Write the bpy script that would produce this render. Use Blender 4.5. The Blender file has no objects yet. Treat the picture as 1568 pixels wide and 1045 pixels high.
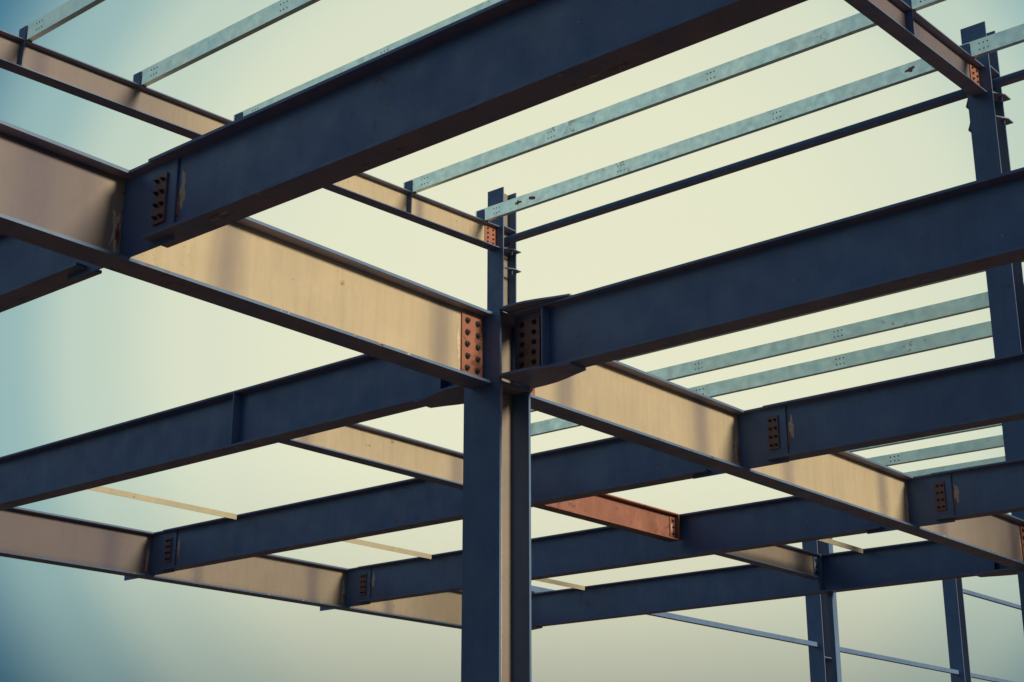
import bpy, math, random
from mathutils import Vector
random.seed(7)
CAMH = 1.6
scene = bpy.context.scene

# ---------------------------------------------------------------- node helpers
def new_mat(name):
    m = bpy.data.materials.new(name); m.use_nodes = True
    nt = m.node_tree; b = nt.nodes["Principled BSDF"]
    return m, nt, b
def noise(nt, vec, scale, detail=4, rough=0.55):
    n = nt.nodes.new("ShaderNodeTexNoise"); n.inputs["Scale"].default_value = scale
    n.inputs["Detail"].default_value = detail; n.inputs["Roughness"].default_value = rough
    if vec is not None: nt.links.new(vec, n.inputs["Vector"])
    return n.outputs["Fac"]
def ramp(nt, fac, stops, interp='LINEAR'):
    r = nt.nodes.new("ShaderNodeValToRGB"); r.color_ramp.interpolation = interp
    els = r.color_ramp.elements
    while len(els) < len(stops): els.new(0.5)
    for e, (p, c) in zip(els, stops):
        e.position = p
        e.color = (c, c, c, 1) if isinstance(c, (int, float)) else (*c, 1)
    nt.links.new(fac, r.inputs[0]); return r.outputs[0]
def mix(nt, fac, a, b, mode='MIX'):
    n = nt.nodes.new("ShaderNodeMix"); n.data_type = 'RGBA'; n.blend_type = mode
    for sock, v in ((n.inputs[0], fac), (n.inputs[6], a), (n.inputs[7], b)):
        if isinstance(v, (int, float)): sock.default_value = v
        elif isinstance(v, tuple): sock.default_value = (*v, 1)
        else: nt.links.new(v, sock)
    return n.outputs[2]
def math_n(nt, op, a, b=None):
    n = nt.nodes.new("ShaderNodeMath"); n.operation = op
    for i, v in enumerate((a, b)):
        if v is None: continue
        if isinstance(v, (int, float)): n.inputs[i].default_value = v
        else: nt.links.new(v, n.inputs[i])
    return n.outputs[0]
def objvec(nt, scale=(1, 1, 1)):
    t = nt.nodes.new("ShaderNodeTexCoord"); mp = nt.nodes.new("ShaderNodeMapping")
    mp.inputs["Scale"].default_value = scale
    nt.links.new(t.outputs["Object"], mp.inputs[0]); return mp.outputs[0]
def bump(nt, b, h, strength=0.2, dist=0.004):
    n = nt.nodes.new("ShaderNodeBump"); n.inputs["Strength"].default_value = strength
    n.inputs["Distance"].default_value = dist
    nt.links.new(h, n.inputs["Height"]); nt.links.new(n.outputs[0], b.inputs["Normal"])

def paint_mat(name, base, dark, rustc=(0.16, 0.06, 0.03), rust_lo=0.66, darkenc=None, under=None, spec=(0.42, 0.38, 0.33), rough=(.36, .58), sl=0.5, blotf=.10):
    m, nt, b = new_mat(name)
    v = objvec(nt); vs = objvec(nt, (9, 9, 0.9))
    big = ramp(nt, noise(nt, v, 1.6, 5, .6), [(0.3, 0.0), (0.7, 1.0)])
    col = mix(nt, big, base, dark)
    streak = ramp(nt, noise(nt, vs, 2.2, 5, .65), [(0.42, 0.0), (0.72, 1.0)])
    col = mix(nt, math_n(nt, 'MULTIPLY', streak, 0.26), col, tuple(c * 0.55 for c in base))
    blot = ramp(nt, noise(nt, v, 4.5, 8, .75), [(0.52, 0.0), (0.66, 1.0)])
    col = mix(nt, math_n(nt, 'MULTIPLY', blot, blotf), col, tuple(min(1, c * 1.5 + .02) for c in base))
    at = nt.nodes.new("ShaderNodeAttribute"); at.attribute_name = "darken"
    col = mix(nt, at.outputs["Fac"], col, darkenc or tuple(c * .5 for c in base))  # per-vertex darkening: soft bands and vignette mixed into the colour
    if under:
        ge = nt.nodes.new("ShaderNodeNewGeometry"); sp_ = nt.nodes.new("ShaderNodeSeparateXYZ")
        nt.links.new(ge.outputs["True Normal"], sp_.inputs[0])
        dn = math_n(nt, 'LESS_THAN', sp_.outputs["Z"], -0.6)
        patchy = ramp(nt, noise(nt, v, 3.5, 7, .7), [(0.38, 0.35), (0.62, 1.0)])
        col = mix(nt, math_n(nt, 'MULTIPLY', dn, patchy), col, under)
    rn = noise(nt, v, 11, 8, .7)
    rn2 = noise(nt, v, 1.1, 3, .5)
    rr = ramp(nt, math_n(nt, 'ADD', rn, math_n(nt, 'MULTIPLY', math_n(nt, 'SUBTRACT', rn2, 0.5), 0.5)),
              [(rust_lo, 0.0), (rust_lo + 0.05, 1.0)])
    col = mix(nt, math_n(nt, 'MULTIPLY', rr, 0.7), col, rustc)
    sp = ramp(nt, noise(nt, v, 60, 3, .6), [(0.71, 0.0), (0.75, 1.0)])
    col = mix(nt, math_n(nt, 'MULTIPLY', sp, 0.35), col, spec)
    nt.links.new(col, b.inputs["Base Color"])
    rg = ramp(nt, noise(nt, v, 5, 6, .6), [(0.3, rough[0]), (0.7, rough[1])])
    nt.links.new(rg, b.inputs["Roughness"])
    b.inputs["Specular IOR Level"].default_value = sl
    bump(nt, b, noise(nt, v, 26, 6, .6), 0.22, 0.003)
    return m
M_PAINT = paint_mat("steel_paint_shaded_tone", (0.092, 0.172, 0.335), (0.076, 0.140, 0.28), (0.13, 0.06, 0.045), 0.655,
                    under=(0.29, 0.205, 0.24), spec=(.25, .25, .26), sl=.35)  # the steel in its shaded tone, blue shade put into the base colour
M_WEB = paint_mat("steel_web_sunlit_tone", (0.42, 0.375, 0.285), (0.365, 0.33, 0.26), darkenc=(0.066, 0.066, 0.120), rust_lo=.68, sl=.2)  # same steel on webs facing the sun, warm light put into the colour
M_RED = paint_mat("red_oxide_primer", (0.27, 0.125, 0.095), (0.17, 0.07, 0.055), (0.09, 0.035, 0.025), 0.58, blotf=.3)
M_PLATE = paint_mat("rusted_splice_plate", (0.30, 0.12, 0.085), (0.19, 0.07, 0.052), (0.07, 0.03, 0.02), 0.58, blotf=.25)
M_DPLATE = paint_mat("dark_rusted_plate", (0.18, 0.09, 0.085), (0.11, 0.07, 0.085), (0.06, 0.035, 0.035), 0.58, blotf=.25)
M_TRIM = paint_mat("weathered_angle_paint", (0.44, 0.43, 0.33), (0.36, 0.35, 0.28), sl=.3)
def simple(name, col, rough, metal=0.0, nscale=20, var=0.5):
    m, nt, b = new_mat(name); v = objvec(nt)
    c = mix(nt, ramp(nt, noise(nt, v, nscale, 5), [(0.3, 0.0), (0.7, 1.0)]), col, tuple(x * var for x in col))
    nt.links.new(c, b.inputs["Base Color"]); b.inputs["Roughness"].default_value = rough
    b.inputs["Metallic"].default_value = metal
    bump(nt, b, noise(nt, v, nscale * 2, 4), 0.3, 0.003); return m
M_BOLT = simple("dark_bolt_steel", (0.055, 0.05, 0.06), 0.5, 0.5, 60)
M_BARE = simple("flaked_pale_primer", (0.60, 0.48, 0.38), 0.7, 0, 40, 0.6)
M_HOLE = simple("punched_hole_shadow", (0.03, 0.03, 0.03), 0.9)

def galv():
    m, nt, b = new_mat("galvanised_steel"); v = objvec(nt)
    vo = nt.nodes.new("ShaderNodeTexVoronoi"); vo.inputs["Scale"].default_value = 14
    nt.links.new(v, vo.inputs["Vector"])
    sep = nt.nodes.new("ShaderNodeSeparateColor"); nt.links.new(vo.outputs["Color"], sep.inputs[0])
    c = mix(nt, sep.outputs[0], (0.76, 0.92, 0.84), (0.64, 0.81, 0.75))
    pale = ramp(nt, noise(nt, v, 2.3, 6, .65), [(0.40, 0.0), (0.62, 1.0)])
    c = mix(nt, math_n(nt, 'MULTIPLY', pale, 0.6), c, (0.88, 0.93, 0.78))
    rn = ramp(nt, math_n(nt, 'ADD', noise(nt, v, 7, 8, .7), math_n(nt, 'MULTIPLY', noise(nt, v, 0.45, 2, .5), 0.55)),
              [(0.94, 0.0), (0.97, 1.0)])
    c = mix(nt, math_n(nt, 'MULTIPLY', rn, 0.6), c, (0.30, 0.19, 0.13))
    nt.links.new(c, b.inputs["Base Color"])
    b.inputs["Metallic"].default_value = 0.8
    nt.links.new(ramp(nt, noise(nt, v, 9, 5), [(0.3, 0.30), (0.7, 0.45)]), b.inputs["Roughness"])
    bump(nt, b, noise(nt, v, 14, 4), 0.2, 0.003)
    return m
M_GALV = galv()
def ground_mat():
    m, nt, b = new_mat("construction_dirt"); v = objvec(nt)
    c = mix(nt, ramp(nt, noise(nt, v, 0.25, 8, .6), [(0.35, 0.0), (0.65, 1.0)]), (0.08, 0.065, 0.065), (0.055, 0.05, 0.052))
    c = mix(nt, ramp(nt, noise(nt, v, 6, 8, .7), [(0.5, 0.0), (0.7, 1.0)]), c, (0.10, 0.085, 0.078))
    nt.links.new(c, b.inputs["Base Color"]); b.inputs["Roughness"].default_value = 0.95
    bump(nt, b, noise(nt, v, 3, 8, .7), 0.7, 0.05); return m
M_GROUND = ground_mat()
MATS = [M_PAINT, M_RED, M_PLATE, M_BOLT, M_BARE, M_HOLE, M_GALV, M_WEB, M_DPLATE, M_TRIM]
PAINT, RED, PLATE, BOLT, BARE, HOLE, GALV, WEBM, DPL, TRIM = range(10)

# ---------------------------------------------------------------- mesh builder
class Mesh:
    def __init__(s, name): s.name = name; s.v = []; s.f = []; s.m = []; s.c = []
    def add(s, vs, fs, mat, darken=None):
        o = len(s.v); s.v += vs; s.c += darken or [0.0] * len(vs)
        for k, f in enumerate(fs):
            s.f.append([i + o for i in f]); s.m.append(mat[k] if isinstance(mat, list) else mat)
    def box(s, T, a, b, mat=PAINT):
        (x0, y0, z0), (x1, y1, z1) = a, b
        vs = [T(x, y, z) for x in (x0, x1) for y in (y0, y1) for z in (z0, z1)]
        s.add(vs, [(0, 1, 3, 2), (4, 6, 7, 5), (0, 4, 5, 1), (2, 3, 7, 6), (0, 2, 6, 4), (1, 5, 7, 3)], mat)
    def extrude(s, T, prof, rings, mat=PAINT, darkenf=None, web=(), webfaces=(), webmat=None):
        n = len(prof); vs = []; cs = []
        for r in rings:
            for i, (p, q) in enumerate(prof):
                vs.append(T(r, p, q)); cs.append(darkenf(r) if (darkenf and i in web) else 0.0)
        fs = []; ms = []
        for k in range(len(rings) - 1):
            for i in range(n):
                fs.append((k * n + i, k * n + (i + 1) % n, (k + 1) * n + (i + 1) % n, (k + 1) * n + i))
                ms.append(webmat if (webmat is not None and i in webfaces) else mat)
        fs += [tuple(range(n)), tuple((len(rings) - 1) * n + i for i in range(n))]; ms += [mat, mat]
        s.add(vs, fs, ms, cs)
    def poly(s, T, pts, z0, z1, mat=PAINT):     # flat plate outline in (s,l)
        n = len(pts); vs = [T(a, b, z0) for a, b in pts] + [T(a, b, z1) for a, b in pts]
        fs = [tuple(range(n)), tuple(range(n, 2 * n))] + [(i, (i + 1) % n, n + (i + 1) % n, n + i) for i in range(n)]
        s.add(vs, fs, mat)
    def bolt(s, T, a, l0, z, dirn=-1, r=0.014, h=0.014):
        for rr, h0, h1, n in ((r * 1.35, 0, 0.003, 12), (r, 0.003, h, 6), (r * 0.5, h, h + 0.009, 8)):
            ph = random.random()
            vs = [T(a + rr * math.cos(2 * math.pi * i / n + ph), l0 + dirn * hh, z + rr * math.sin(2 * math.pi * i / n + ph))
                  for hh in (h0, h1) for i in range(n)]
            fs = [tuple(range(n)), tuple(range(n, 2 * n))] + [(i, (i + 1) % n, n + (i + 1) % n, n + i) for i in range(n)]
            s.add(vs, fs, BOLT)
    def flake(s, T, a, l0, z, w, h, mat=BARE, off=-0.0015):
        n = 18; pts = []
        for i in range(n):
            t = 2 * math.pi * i / n; k = random.uniform(0.35, 1.0)
            pts.append((a + w * k * math.cos(t), z + h * k * math.sin(t)))
        vs = [T(p, l0 + off, q) for p, q in pts] + [T(p, l0 + off * .2, q) for p, q in pts]
        fs = [tuple(range(n)), tuple(range(n, 2 * n))] + [(i, (i + 1) % n, n + (i + 1) % n, n + i) for i in range(n)]
        s.add(vs, fs, mat)
    def done(s, bev=0.0):
        me = bpy.data.meshes.new(s.name); me.from_pydata(s.v, [], s.f)
        for m in MATS: me.materials.append(m)
        me.polygons.foreach_set("material_index", s.m)
        at = me.attributes.new("darken", 'FLOAT', 'POINT'); at.data.foreach_set("value", s.c)
        import bmesh
        bm = bmesh.new(); bm.from_mesh(me); bmesh.ops.recalc_face_normals(bm, faces=bm.faces); bm.to_mesh(me); bm.free()
        ob = bpy.data.objects.new(s.name, me); scene.collection.objects.link(ob)
        if bev:
            b = ob.modifiers.new("bevel", 'BEVEL'); b.width = bev; b.segments = 2; b.limit_method = 'ANGLE'
            b.angle_limit = math.radians(50); b.use_clamp_overlap = True
        return ob

def TX(y, slope=0.0, x0=0.0): return lambda s, l, z: (s, y + l, z + CAMH + slope * (s - x0))
def TY(x): return lambda s, l, z: (x + l, s, z + CAMH)
def TZ(x, y): return lambda s, p, q: (x + p, y + q, s + CAMH)
def iprof(ztop, h, bf, tw, tf):
    a, w, zb = bf / 2, tw / 2, ztop - h
    return [(-a, zb), (a, zb), (a, zb + tf), (w, zb + tf), (w, ztop - tf), (a, ztop - tf),
            (a, ztop), (-a, ztop), (-a, ztop - tf), (-w, ztop - tf), (-w, zb + tf), (-a, zb + tf)]
WEB = (3, 4, 9, 10); WF = (3, 9)
def rings(a, b, step): 
    n = max(1, int((b - a) / step)); return [a + (b - a) * i / n for i in range(n + 1)]

# ---------------------------------------------------------------- grid
ZT = 3.25
HG, HB = 0.475, 0.425
XJ = [1.29, 4.17, 7.05, 9.93, 12.81, 15.69]
XC = [-1.59, 7.05, 15.69]
YC = [-1.29, 6.08, 13.45]
HC = 0.15
TFG = 0.018

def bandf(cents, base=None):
    """soft darker bands near connections + lens vignette put into the web colour"""
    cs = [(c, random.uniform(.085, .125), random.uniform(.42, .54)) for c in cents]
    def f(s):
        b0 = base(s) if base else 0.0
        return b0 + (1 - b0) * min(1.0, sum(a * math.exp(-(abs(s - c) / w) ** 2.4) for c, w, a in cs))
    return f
def sstep(x, a, b):
    t = max(0, min(1, (x - a) / (b - a))); return t * t * (3 - 2 * t)

def splice(m, T, s0, s1, l0, zc, hh, dirn=-1, cols=2, rows=5, mat=PLATE, r=0.014):
    lo, hi = sorted((l0, l0 + dirn * 0.012))
    m.box(T, (s0, lo, zc - hh), (s1, hi, zc + hh), mat)
    for i in range(cols):
        for j in range(rows):
            m.bolt(T, s0 + (s1 - s0) * (i + .5 + random.uniform(-.03, .03)) / cols,
                   l0 + dirn * 0.012, zc - hh + 2 * hh * (j + .5) / rows, dirn, r)

# ---------------------------------------------------------------- columns
def column(x, y, top, wings=(), levels=((ZT, HG),)):
    m = Mesh("steel_column"); T = TZ(x, y); a, t, w = HC, 0.018, 0.0065
    prof = [(-a, -a), (-a + t, -a), (-a + t, -w), (a - t, -w), (a - t, -a), (a, -a),
            (a, a), (a - t, a), (a - t, w), (-a + t, w), (-a + t, a), (-a, a)]
    m.extrude(T, prof, rings(-CAMH + 0.04, top, 0.8), PAINT, lambda s: .55, (2, 3), (2,), WEBM)  # sun-facing side of the web takes the lit tone, toned down
    I = lambda s, l, z: (x + s, y + l, z + CAMH)
    m.box(I, (-.24, -.24, -CAMH + .002), (.24, .24, -CAMH + .038), PAINT)
    for zt, hg in levels:
        for z in (zt - 0.017, zt - hg + 0.001):
            for sg in (-1, 1):
                y0, y1 = sorted((sg * 0.008, sg * 0.148))
                m.box(I, (-a + t + .001, y0, z), (a - t - .001, y1, z + 0.015))
    for z in wings:
        for sg in (-1, 1):
            m.poly(lambda p, q, zz: (x + p, y + q, zz + CAMH),
                   [(-a, sg * .152), (a, sg * .152), (a, sg * .24), (0, sg * .24)], z, z + .014)
            m.box(I, (-.01, min(sg * .152, sg * .2), z - .07), (.0, max(sg * .152, sg * .2), z - .001))
    for _ in range(9):
        zz = random.uniform(-1.2, top - .4)
        m.flake(lambda s, l, z: (x - a + l, y + s, z + CAMH), random.uniform(-.12, .12), 0, zz,
                random.uniform(.003, .014), random.uniform(.003, .008), PLATE)
    if top < 4:
        m.box(I, (-a + t + .0005, -.1495, -CAMH + .05), (-a + t + .006, -.1435, ZT - HG - .01), BARE)
    return m.done(0.0025)
RZ = lambda X: 8.62 + 0.0433 * (X - 15.69)
column(7.05, 6.08, ZT + .012)
column(15.69, 6.08, 9.18, (7.95, 8.25), ((ZT, HG), (8.62, .35)))
column(15.69, 13.45, 9.22, (7.95, 8.25), ((ZT, HG), (8.62, .35)))
for (x, y) in ((7.05, 13.45), (7.05, -1.29), ):
    column(x, y, ZT + .012)
for (x, y) in ((-1.59, 6.08), (-1.59, 13.45), (-1.59, -1.29)):
    column(x, y, RZ(x) + .02)
column(15.69, -1.29, 9.18, (7.95,))
column(24.33, 13.45, 6.9); column(30.05, 13.45, 6.9)

# ---------------------------------------------------------------- main girders along X
GB = {6.08: lambda s: .78 * (1 - sstep(s, 3.9, 4.4)) + .05 * sstep(s, 7, 8) + .50 * sstep(s, 12.3, 13.4),  # left and far-right web pieces darkened in colour as a vignette
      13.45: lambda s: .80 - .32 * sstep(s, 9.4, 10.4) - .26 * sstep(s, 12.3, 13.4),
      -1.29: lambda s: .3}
for gy in YC:
    for c0, c1 in zip(XC[:-1], XC[1:]):
        m = Mesh("steel_girder"); T = TX(gy)
        a, b = c0 + HC + .002, c1 - HC - .002
        js = [x for x in XJ if c0 + .5 < x < c1 - .5]
        nodes = [c0] + js + [c1]
        cents = []
        for p, q in zip(nodes[:-1], nodes[1:]):
            cents += [p + random.uniform(.62, .74), q - random.uniform(.52, .60)]
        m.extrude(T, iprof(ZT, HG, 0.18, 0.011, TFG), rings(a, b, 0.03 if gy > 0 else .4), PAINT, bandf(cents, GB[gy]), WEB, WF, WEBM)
        for s0, s1 in ((a + .012, a + .205), (b - .205, b - .012)):
            splice(m, T, s0, s1, -0.0055, ZT - HG / 2, .195, -1, 2, 5, PLATE, .0165)
            splice(m, T, s0, s1, 0.0055, ZT - HG / 2, .195, 1, 2, 5, PLATE, .0165)
        for j in js:
            m.box(T, (j - .0175, -.43, ZT - HG + TFG + .001), (j - .0065, -.0065, ZT - TFG - .001))
            m.box(T, (j - .0175, .0065, ZT - HG + TFG + .001), (j - .0065, .43, ZT - TFG - .001))
            m.flake(T, j - .055, -.0056, ZT - HG / 2 - .05, .034, .17, BARE)
            m.flake(T, j - .035, -.0056, ZT - .33, .02, .09, PLATE, -.003)
            for k in range(3):
                m.flake(T, j + random.uniform(-.12, .12), -.0056, ZT - random.uniform(.1, .4), .012, .018, PLATE)
        for s_ in (a + .23, b - .225):
            m.flake(T, s_, -.0056, ZT - HG / 2 - .01, .018, .15, BARE)
        for _ in range(30):
            s_ = random.uniform(a, b)
            m.flake(lambda s, l, z: (s, gy - .09 + l, z + CAMH), s_, 0, ZT - HG + .009, random.uniform(.006, .03), .007, random.choice([PLATE, BARE, DPL]), -.0012)
        m.done(0.002)

# ---------------------------------------------------------------- floor beams along Y
for x in XJ:
    incol = x in (7.05, 15.69)
    for y0, y1 in zip(YC[:-1], YC[1:]):
        m = Mesh("steel_floor_beam"); T = TY(x)
        if incol:
            a, b = y0 + .152, y1 - .152
        else:
            a, b = y0 + .27, y1 - .27
        bf = 0.155
        m.extrude(T, iprof(ZT - .002, HB, bf, .010, .016), rings(a, b, .5))
        zc = ZT - HB / 2
        if incol:
            for e, d in ((a, 1), (b, -1)):
                pr = [(0, .17), (.12, .169), (.21, .160), (.31, .135), (.40, .106), (.50, .080)]
                pts = [(e + d * p, q) for p, q in pr] + [(e + d * p, -q) for p, q in reversed(pr)]
                m.poly(T, pts, ZT - HB - .020, ZT - HB - .0035)
                m.poly(T, pts, ZT + .0, ZT + .012)
                s0, s1 = sorted((e + d * .02, e + d * .21))
                splice(m, T, s0, s1, -.005, zc, .165, -1, 2, 5, DPL)
                for sg in (-1, 1):
                    l0, l1 = sorted((sg * .006, sg * .076))
                    s0, s1 = sorted((e + d * .27, e + d * .282))
                    m.box(T, (s0, l0, ZT - HB + .016), (s1, l1, ZT - .02))
        else:
            for e, d in ((a, 1), (b, -1)):
                s0, s1 = sorted((e - d * .001, e - d * .178))
                m.box(T, (s0, -.06, ZT - .0175), (s1, .06, ZT - .003))
                s0, s1 = sorted((e + d * .005, e + d * .095))
                splice(m, T, s0, s1, -.0178, zc, .13, -1, 2, 4, DPL, .009)
                m.flake(T, e + d * .20, -.005, zc + .02, .032, .13, BARE)
                m.flake(T, e + d * .17, -.005, zc - .05, .02, .1, PLATE, -.003)
        if x == 7.05 and y1 == 13.45 or x == 15.69 and y1 == 13.45:
            m.box(T, (8.59, -.076, ZT - HB + .016), (8.602, -.006, ZT - .02))
        for _ in range(30):
            s_ = random.uniform(a + .3, b - .3)
            U = lambda s, l, z: (x + z, s, ZT - HB - .002 + l + CAMH)
            m.flake(U, s_, 0, random.uniform(-.065, .065), random.uniform(.01, .06), random.uniform(.004, .014),
                    random.choice([PLATE, BARE, PLATE]), -.0012)
        for _ in range(10):
            m.flake(T, random.uniform(a + .4, b - .3), -.0052, zc + random.uniform(-.17, .17), random.uniform(.003, .009), random.uniform(.003, .008), random.choice([PLATE, BARE]))
        m.done(0.002)

# ---------------------------------------------------------------- secondary beams along X at y=8.6
def sec_beam(x0, x1, y, h, name, mat, z=ZT - .003, base=None):
    m = Mesh(name); T = TX(y)
    a, b = x0 + .085, x1 - .085
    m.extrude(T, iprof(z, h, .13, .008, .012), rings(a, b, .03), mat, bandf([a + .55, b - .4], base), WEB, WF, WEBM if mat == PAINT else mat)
    for e, d in ((a, 1), (b, -1)):
        s0, s1 = sorted((e - d * .078, e + d * .10))
        m.box(T, (s0, -.014, z - h + .03), (s1, -.005, z - .03), mat)
        for j in range(3): m.bolt(T, e + d * .05, -.014, z - h + .07 + j * (h - .14) / 2, -1, .013)
    s0, s1 = b - .012, b - .002
    m.box(T, (s0, -.063, z - h + .013), (s1, -.015, z - .013), mat)
    m.flake(T, b - .07, -.0142, z - h / 2, .02, .07, BARE)
    m.done(.002)
sec_beam(7.05, 9.93, 8.6, .28, "secondary_steel_beam", PAINT, base=lambda s: .1)
sec_beam(9.93, 12.81, 8.6, .27, "red_primer_steel_beam", RED)
sec_beam(12.81, 15.69, 8.6, .28, "secondary_steel_beam", PAINT, base=lambda s: .35)

def angle_bar(x0, x1, y, z, name="edge_angle_bar"):
    m = Mesh(name); T = TX(y)
    m.extrude(T, [(0, z), (.06, z), (.06, z - .006), (.006, z - .006), (.006, z - .055), (0, z - .055)], rings(x0, x1, 1.0), TRIM)
    m.done()
for a, b in ((7.15, 9.83), (10.03, 12.71), (12.91, 15.59)): angle_bar(a, b, 11.95, ZT - .005)
angle_bar(12.91, 15.59, 8.0, ZT - .005)

# ---------------------------------------------------------------- roof rafters (slope along X)
SL = .0433
PX = [15.22 - 1.495 * i for i in range(12)]
RB = {6.08: lambda s: .82, 13.45: lambda s: .05 + .65 * (1 - sstep(s, 8.8, 11.5)), -1.29: lambda s: .5}  # vignette darkening put into the rafter web colour
for ry in YC:
    m = Mesh("roof_rafter"); T = TX(ry, SL, 15.69)
    a, b = -1.43, 15.69 - HC - .002
    cents = [15.69 - .25 - 1.495 * i for i in range(1, 11)]
    cents = [c for i, c in enumerate(cents) if i % 2 == 0]
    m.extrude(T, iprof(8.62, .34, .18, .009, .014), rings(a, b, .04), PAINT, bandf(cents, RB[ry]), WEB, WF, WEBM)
    splice(m, T, b - .24, b - .01, -.0045, 8.62 - .17, .14, -1, 2, 4)
    for px in PX:
        if px > 15.4 or px < a: continue
        m.box(T, (px - .012, -.07, 8.6215), (px - .003, .07, 8.80))
        if int(round((15.22 - px) / 1.495)) % 2 == 1:
            m.box(T, (px - .03, -.088, 8.295), (px - .02, -.005, 8.605))
    m.done(.0015)

# ---------------------------------------------------------------- roof purlins along Y (C sections)
def cprof(z0, h, w, t=.0045, lip=.02, fl=1):
    return [(0, z0), (fl * w, z0), (fl * w, z0 + lip), (fl * (w - t), z0 + lip), (fl * (w - t), z0 + t), (fl * t, z0 + t),
            (fl * t, z0 + h - t), (fl * (w - t), z0 + h - t), (fl * (w - t), z0 + h - lip), (fl * w, z0 + h - lip), (fl * w, z0 + h), (0, z0 + h)]
def holes(m, T, z0, h, yys, js=(.3, .7)):
    for yy in yys:
        for i in range(3):
            for j in js:
                s_ = yy + i * .05; n = 8
                vs = [T(s_ + .009 * math.cos(k * math.pi / 4), off, z0 + j * h + .009 * math.sin(k * math.pi / 4)) for off in (-.0012, -.0002) for k in range(n)]
                m.add(vs, [tuple(range(n)), tuple(range(n, 2 * n))] + [(k, (k + 1) % n, n + (k + 1) % n, n + k) for k in range(n)], HOLE)
for i_, px in enumerate(PX):
    m = Mesh("roof_purlin"); T = TY(px); z0 = RZ(px) + .004
    m.extrude(T, cprof(z0, .19, .065), rings(-3.6, 13.55, 1.0), GALV)
    holes(m, T, z0, .19, (13.1, 10.9, 8.5, 6.35, 5.8, 3.5, 1.2))
    if i_ == 0:
        for yy in (12.75, 12.5, 6.75):
            m.flake(T, yy, 0, z0 + .10, .08, .05, PLATE, -.0010)
    m.done()

# ---------------------------------------------------------------- wall girts and eave strut at x = 15.69
for z in (6.28, 5.84, 5.49, 4.46, 4.22, 3.98):
    m = Mesh("wall_girt"); T = TY(15.69 + HC + .004)
    h = .17 if z in (5.84, 5.49) else .12
    yend = 13.55 if z > 5 else 8.5
    m.extrude(T, cprof(z, h, .065), rings(-3.6, yend, 1.0), GALV)
    holes(m, T, z, h, (12.2, 10.2, 8.2) if z > 5 else (7.6,))
    m.done()
m = Mesh("girt_post"); T = TZ(15.78, 8.53)
m.extrude(T, [(-.05, -.03), (.05, -.03), (.05, .03), (-.05, .03)], rings(-CAMH + .002, 4.66, 1.0)); m.done(.003)
for y0, y1 in zip(YC[:-1], YC[1:]):
    m = Mesh("eave_strut_tube"); n = 20; T = TY(15.69)
    m.extrude(T, [(.06 * math.cos(2 * math.pi * i / n), 8.43 + .06 * math.sin(2 * math.pi * i / n)) for i in range(n)],
              rings(y0 + .03, y1 - .03, 1.0))
    for e, d in ((y0, 1), (y1, -1)):
        s0, s1 = sorted((e + d * .01, e + d * .16)); m.box(T, (s0, -.006, 8.33), (s1, .006, 8.365))
    ob = m.done()

for z, a, b in ((3.42, 15.85, 24.17), (3.42, 24.49, 29.89), (5.15, 30.21, 38.0), (3.42, 30.21, 38.0)):
    m = Mesh("wall_tie_rail"); T = TX(13.45)
    m.extrude(T, [(-.04, z), (.04, z), (.04, z + .08), (-.04, z + .08)], rings(a, b, 2.0)); m.done(.004)
column(38.15, 13.45, 6.9)

# ---------------------------------------------------------------- ground
G = 60; S = 2400.0
vs = []; fs = []
for i in range(G + 1):
    for j in range(G + 1):
        f = lambda k: math.copysign(abs(k) ** 3, k) * S
        x, y = f(2 * i / G - 1), f(2 * j / G - 1)
        vs.append((x, y, random.uniform(-.03, 0.0)))
for i in range(G):
    for j in range(G):
        o = i * (G + 1) + j; fs.append((o, o + 1, o + G + 2, o + G + 1))
me = bpy.data.meshes.new("ground"); me.from_pydata(vs, [], fs); me.materials.append(M_GROUND)
ob = bpy.data.objects.new("ground", me); scene.collection.objects.link(ob)

# ---------------------------------------------------------------- world
sun_dir = Vector((0.13, -0.94, 0.35)).normalized()
elev = math.asin(sun_dir.z)
w = bpy.data.worlds.new("World"); scene.world = w; w.use_nodes = True
nt = w.node_tree; bg = nt.nodes["Background"]
sky = nt.nodes.new("ShaderNodeTexSky"); sky.sky_type = 'NISHITA'; sky.sun_disc = False
sky.sun_elevation = elev; sky.sun_rotation = math.atan2(sun_dir.x, sun_dir.y)
sky.dust_density = 3.0; sky.air_density = 1.0
tc = nt.nodes.new("ShaderNodeTexCoord")
def dotn(v):
    n = nt.nodes.new("ShaderNodeVectorMath"); n.operation = 'DOT_PRODUCT'
    nt.links.new(tc.outputs["Generated"], n.inputs[0]); n.inputs[1].default_value = v; return n.outputs["Value"]
def angn(v): return math_n(nt, 'DIVIDE', math_n(nt, 'ARCCOSINE', math_n(nt, 'MINIMUM', dotn(v), 0.99999)), math.pi / 2)
glow = Vector((.752, .583, .315)).normalized()
D = lambda d: d / 90
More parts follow.
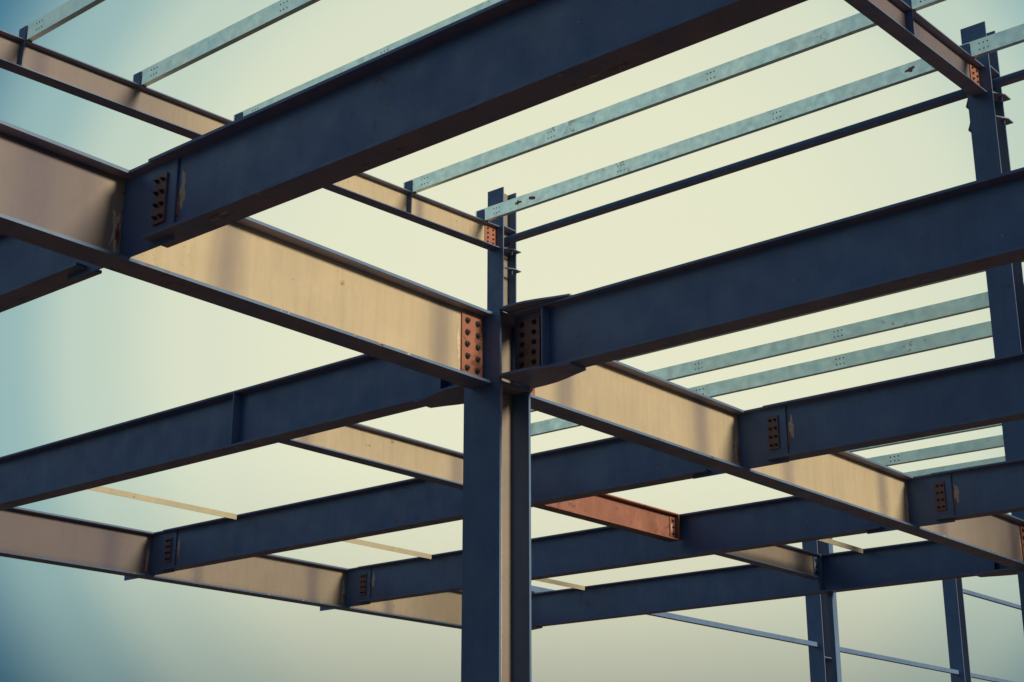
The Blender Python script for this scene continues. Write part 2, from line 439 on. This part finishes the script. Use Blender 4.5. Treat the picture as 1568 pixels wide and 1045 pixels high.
haze = ramp(nt, angn(glow), [(0, (.84, .84, .62)), (D(9), (.815, .825, .61)), (D(14), (.74, .785, .60)), (D(18), (.55, .67, .56)),
                      (D(20.7), (.32, .50, .49)), (D(24.5), (.05, .185, .29)), (D(40), (.035, .095, .19)), (1.0, (.035, .085, .18))], 'EASE')
hz = ramp(nt, dotn((0, 0, 1)), [(0.0, (.30, .31, .34)), (.10, (.58, .58, .60)), (.16, (.84, .84, .84)), (.24, (1, 1, 1))])
haze = mix(nt, 1.0, haze, hz, 'MULTIPLY')
warm = ramp(nt, angn(sun_dir), [(0, (1.0, .80, .45)), (.22, (.5, .38, .22)), (.45, (0, 0, 0))], 'EASE')
haze = mix(nt, 1.0, haze, warm, 'ADD')
fill_patch = ramp(nt, angn(Vector((-.74, .56, .36)).normalized()), [(0, (.66, .77, .62)), (.12, (.56, .66, .56)), (.33, (0, 0, 0))], 'EASE')  # added bright sky patch out of view, there for the purlins to reflect
haze = mix(nt, 1.0, haze, fill_patch, 'ADD')
vm = nt.nodes.new("ShaderNodeVectorMath"); vm.operation = 'SCALE'; vm.inputs["Scale"].default_value = 20.0
nt.links.new(haze, vm.inputs[0])
tot = mix(nt, 0.95, sky.outputs[0], vm.outputs[0])
nt.links.new(tot, bg.inputs[0]); bg.inputs[1].default_value = 0.05

sl = bpy.data.lights.new("sun", 'SUN'); sl.energy = 4.6; sl.angle = math.radians(12); sl.color = (1.0, .80, .52)
so = bpy.data.objects.new("sun", sl); scene.collection.objects.link(so)
so.rotation_euler = (-sun_dir).to_track_quat('-Z', 'Y').to_euler()

# ---------------------------------------------------------------- camera
cd = bpy.data.cameras.new("camera"); cd.lens = 36 * 2341 / 1568; cd.sensor_width = 36; cd.clip_end = 6000
co = bpy.data.objects.new("camera", cd); scene.collection.objects.link(co)
co.location = (0, 0, CAMH)
co.rotation_euler = (math.radians(90 + 18.5), 0, math.radians(-49.8))
scene.camera = co
scene.view_settings.view_transform = 'Standard'; scene.view_settings.look = 'None'; scene.view_settings.exposure = 0
